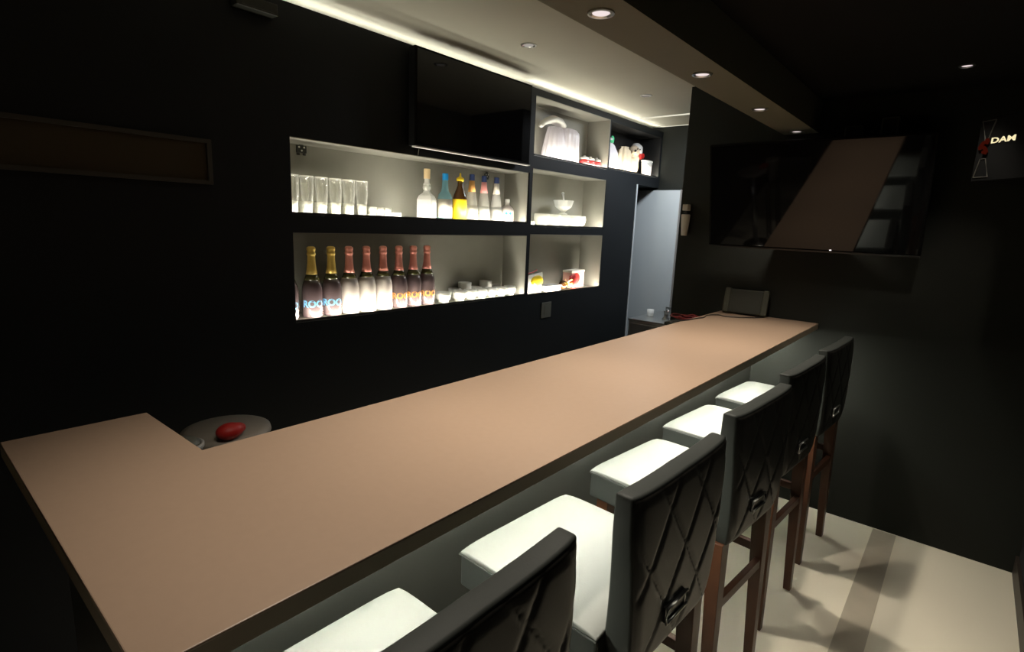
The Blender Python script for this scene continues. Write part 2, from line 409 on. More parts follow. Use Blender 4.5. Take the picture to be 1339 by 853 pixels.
# ------------------------------------------------------------------ bar stools
def lerp(a, b, t): return a+(b-a)*t
def make_stool(label):
    t = thing('bar_stool', label, 'bar stool', group='high-backed bar stools along the counter')
    # seat: padded block
    bm = B(); n = 14
    x0, x1, y0, y1, z0, z1 = -.245, .165, -.215, .215, .615, .722
    top = [[bm.verts.new((lerp(x0, x1, i/n), lerp(y0, y1, j/n), z1 - .007*((2*i/n-1)**8 + (2*j/n-1)**8) + .004*(1-(2*i/n-1)**2)*(1-(2*j/n-1)**2))) for j in range(n+1)] for i in range(n+1)]
    for i in range(n):
        for j in range(n): bm.faces.new((top[i][j], top[i+1][j], top[i+1][j+1], top[i][j+1]))
    edge = [top[i][0] for i in range(n+1)] + [top[n][j] for j in range(1, n+1)] + [top[i][n] for i in range(n-1, -1, -1)] + [top[0][j] for j in range(n-1, 0, -1)]
    low = [bm.verts.new((v.co.x, v.co.y, z1-.020)) for v in edge]
    for i in range(len(edge)): k = (i+1) % len(edge); bm.faces.new((edge[i], low[i], low[k], edge[k]))
    bm.faces.new(low)
    obj('seat', bm, 'seattop', t, .006, smooth=True, seg=3)
    bm = B(); box(bm, x0+.001, x1, y0+.001, y1-.001, z0, z1-.0205); obj('seat_skirt', bm, 'leather', t, .006)
    bm = B()
    for a, b in (((x0-.001, y0-.001), (x0-.001, y1+.001)), ((x0-.001, y0-.001), (x1, y0-.001)), ((x0-.001, y1+.001), (x1, y1+.001))):
        tube(bm, [(a[0], a[1], .701), (b[0], b[1], .701)], .0022, 6)
    obj('piping', bm, 'leather', t)
    # backrest: slab with a dipped top, tapering upwards
    bm = B(); NU, NV = 16, 22
    def bp(u, v, side):     # u -1..1 across, v 0..1 up
        hw = lerp(.176, .212, min(1, v*1.25))
        zt = 1.042 - .010*(1-u*u) - .010*max(0, -u)
        z = lerp(.630, zt, v)
        th = lerp(.072, .044, v)
        xr = .226 + .006*math.sin(PI*v) - .004*v
        if v < .18: xr -= .004*(1-v/.18)
        return ((xr - (th if side else 0)) + (0 if side else -.006*(abs(u)**8)), u*hw, z)
    F = [[[bm.verts.new(bp(-1+2*i/NU, j/NV, s)) for j in range(NV+1)] for i in range(NU+1)] for s in (0, 1)]
    for s in (0, 1):
        for i in range(NU):
            for j in range(NV): bm.faces.new((F[s][i][j], F[s][i+1][j], F[s][i+1][j+1], F[s][i][j+1]))
    for j in range(NV):
        bm.faces.new((F[0][0][j], F[1][0][j], F[1][0][j+1], F[0][0][j+1])); bm.faces.new((F[0][NU][j], F[1][NU][j], F[1][NU][j+1], F[0][NU][j+1]))
    for i in range(NU):
        bm.faces.new((F[0][i][0], F[0][i+1][0], F[1][i+1][0], F[1][i][0])); bm.faces.new((F[0][i][NV], F[0][i+1][NV], F[1][i+1][NV], F[1][i][NV]))
    obj('backrest', bm, 'leather', t, .006, smooth=True, seg=3)
    # quilted rear cover
    bm = B(); NU, NV = 64, 72; G = []
    for i in range(NU+1):
        row = []
        for j in range(NV+1):
            u, v = -1+2*i/NU, j/NV
            p = bp(u*.985, lerp(.01, .99, v), 0)
            a = (p[1]/.150 + p[2]/.215); b = (p[1]/.150 - p[2]/.215)
            da = abs(a-round(a)); db = abs(b-round(b))
            g = min(da, db)/.5
            puff = .0055*min(1, g*5)**.5
            ed = min(1, min(1-abs(u), min(v, 1-v)*2)*9)
            row.append(bm.verts.new((p[0]+.0012+puff*ed - (0 if ed > 0.01 else .004), p[1], p[2])))
        G.append(row)
    for i in range(NU):
        for j in range(NV): bm.faces.new((G[i][j], G[i+1][j], G[i+1][j+1], G[i][j+1]))
    obj('quilted_cover', bm, 'blackleather', t, smooth=True)
    # pull handle
    bm = B(); hz, hy, hh, hx = .728, .046, .017, .243
    tube(bm, [(hx, -hy-.03, hz-hh), (hx, hy-.03, hz-hh), (hx, hy-.03, hz+hh), (hx, -hy-.03, hz+hh), (hx, -hy-.03, hz-hh), (hx, hy-.03, hz-hh)], .0035, 8)
    h = obj('pull_handle', bm, 'chrome', t, smooth=True)
    bx('handle_recess', 'black', h, .232, .2395, -hy-.03, hy-.03, hz-hh, hz+hh)
    # legs
    for sy in (-1, 1):
        bm = B(); leg(bm, (.190, sy*.165, .634), (.212, sy*.172, 0), .046, .028); obj('leg', bm, 'wood', t, .002)
        bm = B(); leg(bm, (-.205, sy*.165, .618), (-.222, sy*.172, 0), .046, .028); obj('leg', bm, 'wood', t, .002)
        bm = B(); box(bm, -.195, .185, sy*.168-.010, sy*.168+.010, .455, .485); obj('side_rung', bm, 'wood', t, .002)
    bm = B(); box(bm, .193, .213, -.155, .155, .410, .442); obj('rear_rung', bm, 'wood', t, .002)
    bm = B(); box(bm, -.222, -.202, -.155, .155, .240, .275); obj('footrest', bm, 'wood', t, .002)
    bm = B(); box(bm, -.206, .186, -.160, .160, .585, .614); obj('seat_frame', bm, 'wood', t, .002)
    return t
st = make_stool('high-backed quilted bar stool at the L end of the counter')
st.location = (-.632, .468, 0); st.rotation_euler = (0, 0, math.radians(-1))
D_ = math.radians
dup(st, (-.615, 1.078, 0), D_(-3), 'quilted bar stool second from the L end of the counter')
dup(st, (-.622, 1.695, 0), D_(-5), 'middle quilted bar stool of the five along the counter')
dup(st, (-.632, 2.275, 0), D_(-4), 'quilted bar stool second from the television wall')
dup(st, (-.622, 2.855, 0), D_(-4), 'quilted bar stool closest to the television wall')

# ------------------------------------------------------------------ televisions
def tv(label, loc, wd, ht, rz, dp=.05, lip='chrome'):
    t = thing('television', label, 'television', loc, rz)
    bx('casing', 'speakerblack', t, -wd/2, wd/2, 0, dp, 0, ht, bevel=.004)
    bx('screen', 'screen', t, -wd/2+.012, wd/2-.012, -.002, .001, .014, ht-.010)
    bx('bottom_bezel', lip, t, -wd/2, wd/2, -.006, (.020 if wd < .9 else 0), -.006 if wd < .9 else 0, 0 if wd < .9 else .008)
    bx('wall_bracket', 'black', t, -.15, .15, dp-.005, dp+(.019 if wd < .9 else .03), ht*.08, ht*.55)
    return t
big = tv('large black television on the dark wall reflecting the counter', ((-1.21-.20)/2, 3.230, 1.432), 1.01, .568, 0, .05, 'black')
big.rotation_euler = (math.radians(14.5), 0, 0)
bm = B(); box(bm, .336, .372, -.0055, -.004, .002, .0045); obj('maker_mark', bm, 'midgrey', big)
bm = B(); box(bm, .125, .134, -.0052, -.004, .012, .0165); obj('painted_glint', bm, 'glint', big)  # small glowing patch painted in for a reflection on the screen
for (x0, x1, z0, z1, lb) in ((-.598, -.520, 2.002, 2.062, 'small grey box on the television wall above the screen, lower one'),
                             (-.445, -.372, 2.002, 2.090, 'small grey box on the television wall above the screen, taller one')):
    t = thing('wall_box', lb, 'box', ((x0+x1)/2, FY-.002, z0), group='small grey boxes above the large television')
    bx('housing', 'midgrey', t, -(x1-x0)/2, (x1-x0)/2, -.035, 0, 0, z1-z0, bevel=.003)
    bx('front_cover', 'darkgrey', t, -(x1-x0)/2+.008, (x1-x0)/2-.008, -.037, -.034, .008, z1-z0-.008)
sm = tv('small black television with bright lower edge above the spirit bottles', (-2.085, 2.163, 1.858), .865, .44, PI/2, .045, 'white')
bm = B(); tube(bm, [(-.363, .050, .012), (-.363, .055, -.034)], .002, 6); obj('cable', bm, 'midgrey', sm)

# framed horizontal panel at the near end of the niche wall
t = thing('window_1', 'long low framed brown glass panel in the dark wall', 'window', (XW, .12, 1.612)); t['kind'] = 'structure'
bx('pane', 'pane', t, .001, .004, -.725, .712, .014, .142)
for a in ((-.74, .727, 0, .014), (-.74, .727, .142, .156), (-.74, -.725, .014, .142), (.712, .727, .014, .142)):
    bx('frame', 'framegrey', t, .001, .014, *a)
t = thing('wall_device', 'small dim grey box high on the dark wall under the ceiling', 'box', (XW, 1.02, 2.235))
bx('housing', 'darkgrey', t, .001, .05, -.075, .075, 0, .04, bevel=.003); bx('cover', 'darkgrey', t, .049, .053, -.06, .06, .006, .034)

# ------------------------------------------------------------------ passage end: door, work table, wall things
t = thing('door_1', 'pale grey door at the end of the passage', 'door', (-2.27, BY-.004, 0)); t['kind'] = 'structure'
bx('door_leaf', 'door', t, -.36, .333, -.030, 0, .01, 1.838, bevel=.002)
bx('frame', 'dimwhite', t, .333, .337, -.034, 0, 0, 1.842)
bm = B(); tube(bm, [(-.30, -.03, .98), (-.30, -.07, .98), (-.20, -.07, .98)], .008); obj('handle', bm, 'chrome', t)
t = thing('steel_cabinet', 'low stainless steel cabinet standing before the pale door', 'cabinet', (-1.71, 4.085, 0))
bx('body', 'steel', t, -.255, .255, -.330, .335, .06, .815, bevel=.003)
bx('top', 'steel', t, -.260, .260, -.335, .335, .815, .832, bevel=.002)
bx('backsplash', 'steel', t, -.255, .255, .320, .335, .832, .860)
d = bx('door', 'steel', t, -.245, .245, -.338, -.331, .08, .80, bevel=.002)
bm = B(); tube(bm, [(.19, -.34, .50), (.19, -.365, .50), (.19, -.365, .66), (.19, -.34, .66)], .006); obj('handle', bm, 'chrome', d)
bx('plinth', 'black', t, -.24, .24, -.31, .32, 0, .06)

t = thing('faucet', 'small chrome tap glinting on the steel cabinet', 'tap', (-1.745, 3.93, .832))
bm = B(); lathe(bm, [(.028, .001), (.028, .012), (.018, .02), (.016, .055), (.02, .06), (.02, .07)], n=20); obj('base', bm, 'chrome', t, smooth=True)
bm = B(); tube(bm, [(0, 0, .06), (.02, -.03, .085), (.05, -.08, .085), (.06, -.10, .065)], .008); obj('spout', bm, 'chrome', t, smooth=True)
t = thing('glass_cup', 'short clear glass beside the tap on the steel cabinet', 'glass', (-1.90, 3.98, .8325))
bm = B(); lathe(bm, [(.024, 0), (.028, .055), (.025, .055), (.022, .006)], n=20); obj('bowl', bm, 'frosted', t, smooth=True)

t = thing('wall_dispenser', 'small white two-piece holder on the dark wall beside the pale door', 'dispenser', (-1.385, FY-.002, 1.483))
bm = B(); lathe(bm, [(.017, 0), (.025, .085), (.027, .125), (.023, .128)], c=(0, -.030, 0), n=24); obj('cup', bm, 'white', t, .001)
bx('mount', 'darkgrey', t, -.016, .016, -.010, 0, .02, .19)
bx('arm', 'darkgrey', t, -.012, .012, -.045, -.010, .135, .145)
bx('cap', 'white', t, -.016, .018, -.055, -.008, .150, .188, bevel=.004)

# side ledge, red cable, tablet, black cable
t = thing('side_ledge', 'narrow dark ledge between the counter end and the passage', 'ledge', (-1.28, 3.14, 0))
bx('top', 'darkgrey', t, -.055, .135, -.15, .155, .965, .985, bevel=.002); bx('cabinet', 'black', t, -.05, .12, -.13, .15, 0, .965)
bm = B(); pts = []
for i in range(150):
    a = i*.28; r = .055+.035*math.sin(i*.11)
    pts.append((-1.235+1.2*r*math.cos(a)+.012*math.sin(i*.9), 3.12+r*.9*math.sin(a), .990+.022*abs(math.sin(i*.043))+.008*math.sin(i*.6)**2))
tube(bm, pts, .0042, 8)
tag(obj('coiled_cable', bm, 'darkred', smooth=True), 'bundle of thin red cable heaped on the dark ledge behind the counter', 'cable')
t = thing('tablet_remote', 'dark karaoke tablet with side grips standing at the far end of the counter', 'tablet', (-.965, 3.222, CT+.006), 0)
t.rotation_euler = (math.radians(-12), 0, math.radians(2))
bx('casing', 'darkgrey', t, -.118, .118, -.006, .012, .004, .142, bevel=.006)
bx('display', 'darkgrey', t, -.082, .082, -.0075, -.0055, .016, .130)
for sx in (-1, 1): bx('grip', 'grip', t, sx*.104-.017, sx*.104+.017, -.012, .015, .002, .146, bevel=.007)
bx('stand', 'black', t, -.05, .05, .012, .045, .001, .05, bevel=.003)
bm = B()
cp = [(-1.150, 2.62), (-1.112, 2.74), (-1.095, 2.86), (-1.082, 2.93), (-1.098, 3.02), (-1.062, 3.09), (-1.02, 3.07), (-.955, 3.10), (-.90, 3.155), (-.872, 3.20), (-.86, 3.235)]
P = []
for i in range(len(cp)-1):
    a, b = Vector(cp[i]), Vector(cp[i+1]); a0 = Vector(cp[max(i-1, 0)]); b1 = Vector(cp[min(i+2, len(cp)-1)])
    for k in range(6):
        s_ = k/6; q = .5*((2*a)+(b-a0)*s_+(2*a0-5*a+4*b-b1)*s_*s_+(3*a-a0-3*b+b1)*s_**3); P.append((q.x, q.y, CT+.0035))
P.append((*cp[-1], CT+.0035))
tube(bm, P, .003, 8); tag(obj('power_cable', bm, 'blackcable', smooth=True), 'thin black cable snaking over the tan worktop to the tablet', 'cable')

# outlet under the niches
t = thing('wall_outlet', 'grey outlet plate on the dark wall under the square niches', 'outlet', (XW, 2.922, .900))
bx('plate', 'midgrey', t, .0005, .006, -.055, .055, 0, .105, bevel=.003); bx('socket', 'midgrey', t, .005, .0075, -.022, .022, .02, .085)

# stool seat and things behind the near end of the counter
t = thing('round_stool', 'round dim white stool standing behind the corner of the counter', 'stool', (-1.795, .705, 0))
bm = B(); lathe(bm, [(.11, .785), (.128, .79), (.135, .803), (.132, .816), (.112, .823), (0, .824)], n=48); obj('seat', bm, 'stoolgrey', t, smooth=True)
bm = B(); lathe(bm, [(.022, .02), (.022, .786)], n=20); obj('pole', bm, 'chrome', t, smooth=True)
bm = B(); lathe(bm, [(.12, .002), (.12, .012), (.03, .028), (.0, .03)], n=40); obj('base', bm, 'chrome', t, smooth=True)
bm = B(); sphere(bm, (-1.690, .672, .847), .040, (.8, 1.05, .66), 20); sphere(bm, (-1.71, .700, .843), .026, (1, 1.2, .7))
tag(obj('red_cloth', bm, 'red', smooth=True, remesh=.006), 'red crumpled cloth lying on the round white stool', 'cloth')
t = thing('plastic_tub', 'white rounded tub in the inner corner of the counter', 'tub', (-1.668, .532, .035))
bm = B(); lathe(bm, [(.040, .60), (.050, .80), (.055, .806), (.055, .816), (.048, .818), (.038, .62)], n=40); obj('body', bm, 'dimwhite', t, smooth=True)
bm = B(); lathe(bm, [(.046, .808), (.045, .822), (.03, .832), (0, .835)], n=40); obj('lid', bm, 'midgrey', t, smooth=True)
t2 = thing('tub_stand', 'small dark stand under the white tub behind the counter', 'stand', (-1.668, .532, .0))
bx('top', 'black', t2, -.06, .06, -.06, .06, .600, .6345)
for sx in (-1, 1):
    for sy in (-1, 1): bx('leg', 'black', t2, sx*.045-.008, sx*.045+.008, sy*.045-.008, sy*.045+.008, 0, .600)

# ------------------------------------------------------------------ speaker
t = thing('karaoke_speaker', 'black wall speaker with lit logo and red emblem in the room corner', 'speaker', (-.066, 3.045, 1.758), math.atan2(-.675, .737))
bx('cabinet', 'speakerblack', t, 0, .44, .002, .20, 0, .26, bevel=.006)
bx('grille', 'speakerblack', t, .006, .434, -.002, .003, .006, .254, bevel=.003)
for seg_ in ([(.068, .245), (.048, .165), (.038, .165), (.012, .245), (.068, .245)], [(.014, .022), (.030, .095), (.052, .095), (.075, .022), (.014, .022)]):
    bm = B(); tube(bm, [(x_, -.0025, z_) for x_, z_ in seg_], .0022, 6); obj('emblem_outline', bm, 'framegrey', t)
bm = B()
pts = []
for i in range(40):
    a = i/39*2*PI*1.4; pts.append((.037+.015*math.sin(a), -.005, .115+.055*i/39+.006*math.cos(2*a)))
tube(bm, pts, .007, 8); obj('emblem', bm, 'redlit', t, smooth=True)
me = text_mesh('DAM', .0305, .0008, .0006, 1.5)
o = obj('logo', me, 'logo', t); o.location = (.112, -.004, .162); o.rotation_euler = (PI/2, 0, 0)
bx('wall_mount', 'black', t, .17, .27, .20, .26, .10, .16)

# ------------------------------------------------------------------ bottles and glasses
def wrap_text(txt, size, r, z, a0, m, parent, sx=1.0):
    me = text_mesh(txt, size, .0002, .0014, sx)
    for v in me.vertices:
        a = a0 + v.co.x/r; rr = r+.0004+v.co.z; zz = z+v.co.y
        v.co = Vector((rr*math.cos(a), rr*math.sin(a), zz))
    return obj('lettering', me, m, parent)

def champagne(label, body, foil, txt, y):
    t = thing('sparkling_wine_bottle', label, 'bottle', (-2.226, y+.008, 1.0705), group='sparkling wine bottles in the lower niche')
    R = .0445
    bm = B(); lathe(bm, [(.036, 0), (R-.002, .002), (R, .008), (R, .115), (R-.0015, .130), (.0400, .146), (.0335, .166)], n=32); obj('body', bm, body, t, smooth=True)
    bm = B(); lathe(bm, [(.0338, .1655), (.0270, .182), (.0228, .196)], n=32); obj('shoulder', bm, 'collar', t, smooth=True)
    bm = B(); lathe(bm, [(.0250, .190), (.0205, .212), (.0178, .240), (.0166, .268), (.0164, .273), (.0188, .276), (.0190, .283), (.0168, .286), (.0170, .292), (.0190, .299), (.0180, .307), (.012, .312), (0, .313)], n=32, wob=.015, lob=9)
    obj('foil', bm, foil, t, smooth=True)
    if txt: wrap_text('ROO', .042, R, .061, math.radians(-24), txt, t, 1.0)
    return t
bot = [(1.148, 'darkglass', 'gold', 'bluetext', 'dark sparkling bottle cut off by the end side of the lower niche'),
       (1.262, 'darkglass', 'gold', 'bluetext', 'dark bottle with gold foil and blue lettering, second from the niche end'),
       (1.359, 'darkglass', 'gold', 'bluetext', 'dark bottle with gold foil and blue lettering beside the pearl white bottles'),
       (1.452, 'pearl', 'rose', None, 'pearl white bottle with rose foil beside a gold-foil bottle'),
       (1.548, 'pearl', 'rose', None, 'middle pearl white bottle with rose foil'),
       (1.645, 'pearl', 'rose', None, 'pearl white bottle with rose foil beside a dark rose-foil bottle'),
       (1.742, 'darkglass', 'rose', 'goldtext', 'dark bottle with rose foil and orange lettering beside the pearl ones'),
       (1.835, 'darkglass', 'rose', 'goldtext', 'dark bottle with rose foil and orange lettering, middle of three'),
       (1.928, 'darkglass', 'rose', 'goldtext', 'dark bottle with rose foil and orange lettering beside the tumblers')]
protos = {}
for y, b_, f_, tx, lb in bot:
    k = (b_, f_)
    if k not in protos: protos[k] = champagne(lb, b_, f_, tx, y)
    else: dup(protos[k], (-2.226, y+.008, 1.0705), math.radians(random.uniform(-6, 6)), lb)

def glassware(name, label, cat, loc, prof, m='glass', base=None, group=None, n=24):
    t = thing(name, label, cat, loc, group=group)
    bm = B(); lathe(bm, prof, n=n)
    obj('bowl', bm, m, t, smooth=True)
    if base:
        bm = B(); lathe(bm, base, n=n); obj('base', bm, 'glassbase', t, smooth=True)
    return t

# tall glasses, two rows
tg = glassware('tall_glass', 'tall clear glass against the end side of the upper niche, front row', 'glass', (-2.203, 1.180, 1.5205),
     [(.018, .018), (.022, .045), (.0262, .100), (.0275, .158), (.0263, .158), (.0250, .100), (.0208, .045), (.014, .022)], 'glass',
     [(.017, 0), (.020, .002), (.0184, .018), (.0232, .055), (.0222, .055), (.008, .024), (0, .022)], 'tall glasses in the upper niche')
bm = B(); lathe(bm, [(.0260, .1572), (.0277, .1572), (.0279, .1600), (.0262, .1600), (.0260, .1572)], n=24); obj('rim', bm, 'frosted', tg, smooth=True)  # milky ring puts the rim highlight into the material
words = ['first', 'second', 'third', 'fourth', 'fifth', 'sixth']
for k, y in enumerate((1.248, 1.316, 1.384, 1.452, 1.520)):
    dup(tg, (-2.205, y, 1.5205), 0, f'tall clear glass, {words[k+1]} from the niche end in the front row' if k < 4 else 'tall clear glass of the front row beside the shot glasses')
for k, y in enumerate((1.196, 1.268, 1.340, 1.412, 1.484)):
    dup(tg, (-2.276, y, 1.5205), 0, f'tall clear glass, {words[k]} from the niche end in the back row')
sg = glassware('shot_glass', 'small thick shot glass touching the tall glasses, front row', 'glass', (-2.195, 1.572, 1.5205),
     [(.015, .010), (.0195, .046), (.018, .046), (.013, .014)], 'glassbase', [(.014, 0), (.016, .001), (.0155, .011), (0, .011)], 'shot glasses in the upper niche')
dup(sg, (-2.195, 1.614, 1.5205), 0, 'small shot glass in the middle of the front row')
dup(sg, (-2.195, 1.656, 1.5205), 0, 'small shot glass of the front row beside the ashtray')
dup(sg, (-2.240, 1.592, 1.5205), 0, 'small shot glass behind, next to the tall glasses')
dup(sg, (-2.240, 1.634, 1.5205), 0, 'small shot glass behind, in the middle')
dup(sg, (-2.240, 1.676, 1.5205), 0, 'small shot glass behind, towards the ashtray')
t = thing('glass_ashtray', 'low round clear ashtray at the end of the small glasses', 'ashtray', (-2.205, 1.712, 1.5205))
bm = B(); lathe(bm, [(.026, 0), (.030, .004), (.029, .026), (.022, .026), (.019, .010), (0, .009)], n=28, wob=.03, lob=6); obj('dish', bm, 'glassbase', t, smooth=True)

def bracket(label, y, z, sc):
    t = thing('wall_bracket', label, 'bracket', (XW-.187, y, z), group='small dark brackets on the niche back')
    bm = B()
    box(bm, .000, .006, -.024*sc, .024*sc, .010*sc, .042*sc); box(bm, .000, .006, -.010*sc, .010*sc, .042*sc, .055*sc)
    box(bm, .000, .006, -.022*sc, -.008*sc, 0, .010*sc); box(bm, .000, .006, .006*sc, .020*sc, 0, .010*sc)
    obj('plate', bm, 'darkgrey', t, .002)
    for y_, z_ in ((-.012, .034), (.012, .034), (0, .020)):
        bm = B(); lathe(bm, [(.004*sc, -.001), (.004*sc, .001)], n=12)
        for v in bm.verts: v.co = Vector((.0065+v.co.z, y_*sc+v.co.x, z_*sc+v.co.y))
        obj('screw', bm, 'white', t)
bracket('small dark bracket on the niche back above the tall glasses', 1.300, 1.775-.0, 1.0)
bracket('small dark bracket on the niche back behind the spirit bottles', 2.500, 1.772, .8)

# spirit bottles
SG = 'spirit bottles in the upper niche'
def bottle(label, y, x=-2.225, rz=0):
    return thing('spirit_bottle', label, 'bottle', (x, y, 1.5205), rz, SG)
t = bottle('square clear bottle with a cream cork cap, first of the spirits', 1.930, rz=.5)
bm = B(); lathe(bm, [(.052, 0), (.056, .003), (.056, .098), (.046, .118), (.022, .135), (.0165, .150), (.0165, .168), (.021, .172), (.021, .180), (.015, .184), (.0145, .212)], n=4, ph=PI/4); obj('body', bm, 'frosted', t, .008)
bx('label_panel', 'label', t, .0395, .0405, -.030, .030, .010, .088)
bm = B(); sphere(bm, (0, 0, .160), .022, (1, 1, .9)); obj('neck_ornament', bm, 'glassbase', t, smooth=True)
bm = B(); lathe(bm, [(.0165, .205), (.0168, .252), (.015, .255)], n=24); obj('cap', bm, 'cream', t)
t = bottle('pale blue glass bottle with a bright blue cap', 2.058)
bm = B(); lathe(bm, [(.034, 0), (.0385, .004), (.0385, .112), (.034, .132), (.020, .150), (.0175, .170), (.0145, .212)], n=28); obj('body', bm, 'blueglass', t, smooth=True)
bm = B(); lathe(bm, [(.0390, .012), (.0390, .108)], n=28); obj('paper_label', bm, 'label', t, smooth=True)
for v in bm.verts if False else []: pass
bm = B(); lathe(bm, [(.0162, .208), (.0165, .240), (.0150, .243)], n=24); obj('cap', bm, 'sky', t)
t = bottle('dark amber bottle with a yellow label and yellow pourer', 2.170)
bm = B(); lathe(bm, [(.034, 0), (.0390, .004), (.0390, .118), (.034, .138), (.020, .172), (.0145, .190), (.0140, .212)], n=28); obj('body', bm, 'amber', t, smooth=True)
bm = B(); lathe(bm, [(.0394, .006), (.0396, .110), (.0380, .122)], n=28); obj('paper_label', bm, 'yellow', t, smooth=True)
bm = B(); lathe(bm, [(.0190, .212), (.0210, .216), (.0210, .226), (.0170, .230), (.006, .236), (.004, .255), (0, .256)], n=24); obj('pourer', bm, 'yellow', t, smooth=True)
def cone(label, y, neck, cap, x=-2.225):
    t = bottle(label, y, x)
    bm = B(); lathe(bm, [(.034, 0), (.0390, .004), (.0385, .040), (.0300, .110), (.0200, .170), (.0165, .195), (.0145, .225)], n=28); obj('body', bm, 'frosted' if neck == 'label' else 'glassbase', t, smooth=True)
    bm = B(); lathe(bm, [(.0222, .160), (.0172, .195), (.0156, .222)], n=28); obj('neck_label', bm, neck, t, smooth=True)
    bm = B(); lathe(bm, [(.0158, .222), (.0158, .254), (.014, .257)], n=24); obj('cap', bm, cap, t)
    bm = B(); lathe(bm, [(.0388, .018), (.0370, .060), (.0335, .085)], n=28); obj('paper_label', bm, 'frosted', t, smooth=True)
    return t
cone('clear cone bottle with orange neck band and navy cap', 2.262, 'orange', 'navy')
cone('clear cone bottle with pink neck band and dark cap', 2.362, 'pink', 'navy')
cone('milky white cone bottle with a navy cap', 2.470, 'label', 'navy')
t = bottle('small white flask with blue diamond marks, last of the spirits', 2.565, -2.218)
bm = B(); lathe(bm, [(.034, 0), (.0390, .004), (.0390, .070), (.034, .086), (.016, .100), (.0125, .108), (.0125, .126)], n=28); obj('body', bm, 'pearl', t, smooth=True)
bm = B(); lathe(bm, [(.0142, .118), (.0145, .136), (.0125, .138)], n=20); obj('cap', bm, 'white', t)
for a0 in (-.95, -.30):
    bm = B(); R = .0396; vs = []
    for dx, dz in ((-.010, 0), (0, -.011), (.010, 0), (0, .011)):
        a = a0+dx/R; vs.append(bm.verts.new((R*math.cos(a), R*math.sin(a), .052+dz)))
    c_ = bm.verts.new((R*1.004*math.cos(a0), R*1.004*math.sin(a0), .052))
    for i in range(4): bm.faces.new((vs[i], vs[(i+1) % 4], c_))
    obj('diamond_mark', bm, 'sky', t)

# tumblers and cups in the lower niche
TG = 'tumblers in the lower niche'
tm = glassware('tumbler', 'single short tumbler standing beside the sparkling wine bottles', 'glass', (-2.212, 2.048, 1.0705),
     [(.026, .010), (.036, .020), (.0400, .040), (.0370, .058), (.0355, .058), (.0380, .040), (.034, .022), (.018, .013)], 'frosted',
     [(.022, 0), (.027, .002), (.027, .010), (0, .010)], TG)
ty = (2.170, 2.258, 2.346, 2.434, 2.522, 2.610)
for k, y in enumerate(ty):
    dup(tm, (-2.212, y, 1.0705), 0, f'short tumbler in the front row, {words[k]} after the gap' if k < 5 else 'short tumbler in the front row against the niche divider')
for k, y in enumerate((2.214, 2.390, 2.566)):
    dup(tm, (-2.297, y, 1.0705), 0, f'short tumbler in the back row, {words[k]} after the gap')
for k, (y, lb) in enumerate(((2.296, 'white cup in the back row closer to the bottles'), (2.478, 'white cup in the back row closer to the divider'))):
    t = thing('white_cup', lb, 'cup', (-2.297, y, 1.0705), group='white cups among the tumblers')
    bm = B(); lathe(bm, [(.032, 0), (.036, .002), (.0400, .088), (.0375, .090), (.033, .006), (0, .005)], n=28); obj('body', bm, 'white', t, smooth=True)
    bm = B(); tube(bm, [(0, .036, .02), (0, .050, .028), (0, .052, .05), (0, .048, .07), (0, .037, .074)], .004, 8); obj('handle', bm, 'white', t, smooth=True)

# upper square niche: white wrapping, jars
t = thing('plastic_wrapping', 'pleated translucent white wrapping draped over a tall stack in the upper niche', 'wrapping', (-2.250, 3.12, 1.9335))
bm = B(); lathe(bm, [(.100, 0), (.103, .01), (.098, .10), (.096, .18), (.092, .205), (.070, .222), (.035, .230), (0, .231)], c=(0, .095, 0), n=120, sx=.62, wob=.045, lob=17); obj('pleated_cover', bm, 'bag', t, smooth=True)
bm = B(); lathe(bm, [(.110, 0), (.098, .08), (.075, .17), (.060, .215), (.0, .225)], c=(0, -.060, 0), n=100, sx=.62, wob=.06, lob=13); obj('slanted_cover', bm, 'bag', t, smooth=True)
bm = B(); pts = [(0, -.215, .205), (0, -.195, .225), (0, -.15, .245), (0, -.09, .262), (0, -.03, .255), (0, .01, .235)]
rr_ = (.016, .020, .026, .032, .034, .03)
for i in range(26):
    f = i/25*5; k = min(4, int(f)); f -= k
    sphere(bm, [lerp(pts[k][q], pts[k+1][q], f) for q in range(3)], lerp(rr_[k], rr_[k+1], f), (1.2, 1.1, .8), 14)
obj('folded_top', bm, 'white', t, smooth=True, remesh=.006)
JG = 'red glass jars in the upper niche'
def jar(lb, y, x=-2.213):
    t = thing('glass_jar', lb, 'jar', (x, y, 1.9325), group=JG)
    bm = B(); lathe(bm, [(.028, 0), (.036, .004), (.038, .030), (.030, .046), (.028, .046), (.0, .006)], n=28); obj('body', bm, 'redglass', t, smooth=True)
    bm = B(); lathe(bm, [(.030, .046), (.031, .060), (.010, .066), (.008, .074), (0, .075)], n=24); obj('lid', bm, 'glassbase', t, smooth=True)
jar('red glass jar with clear lid beside the white wrapping', 3.375); jar('middle red glass jar in the upper niche', 3.453, -2.213); jar('red glass jar beside the niche divider', 3.534)

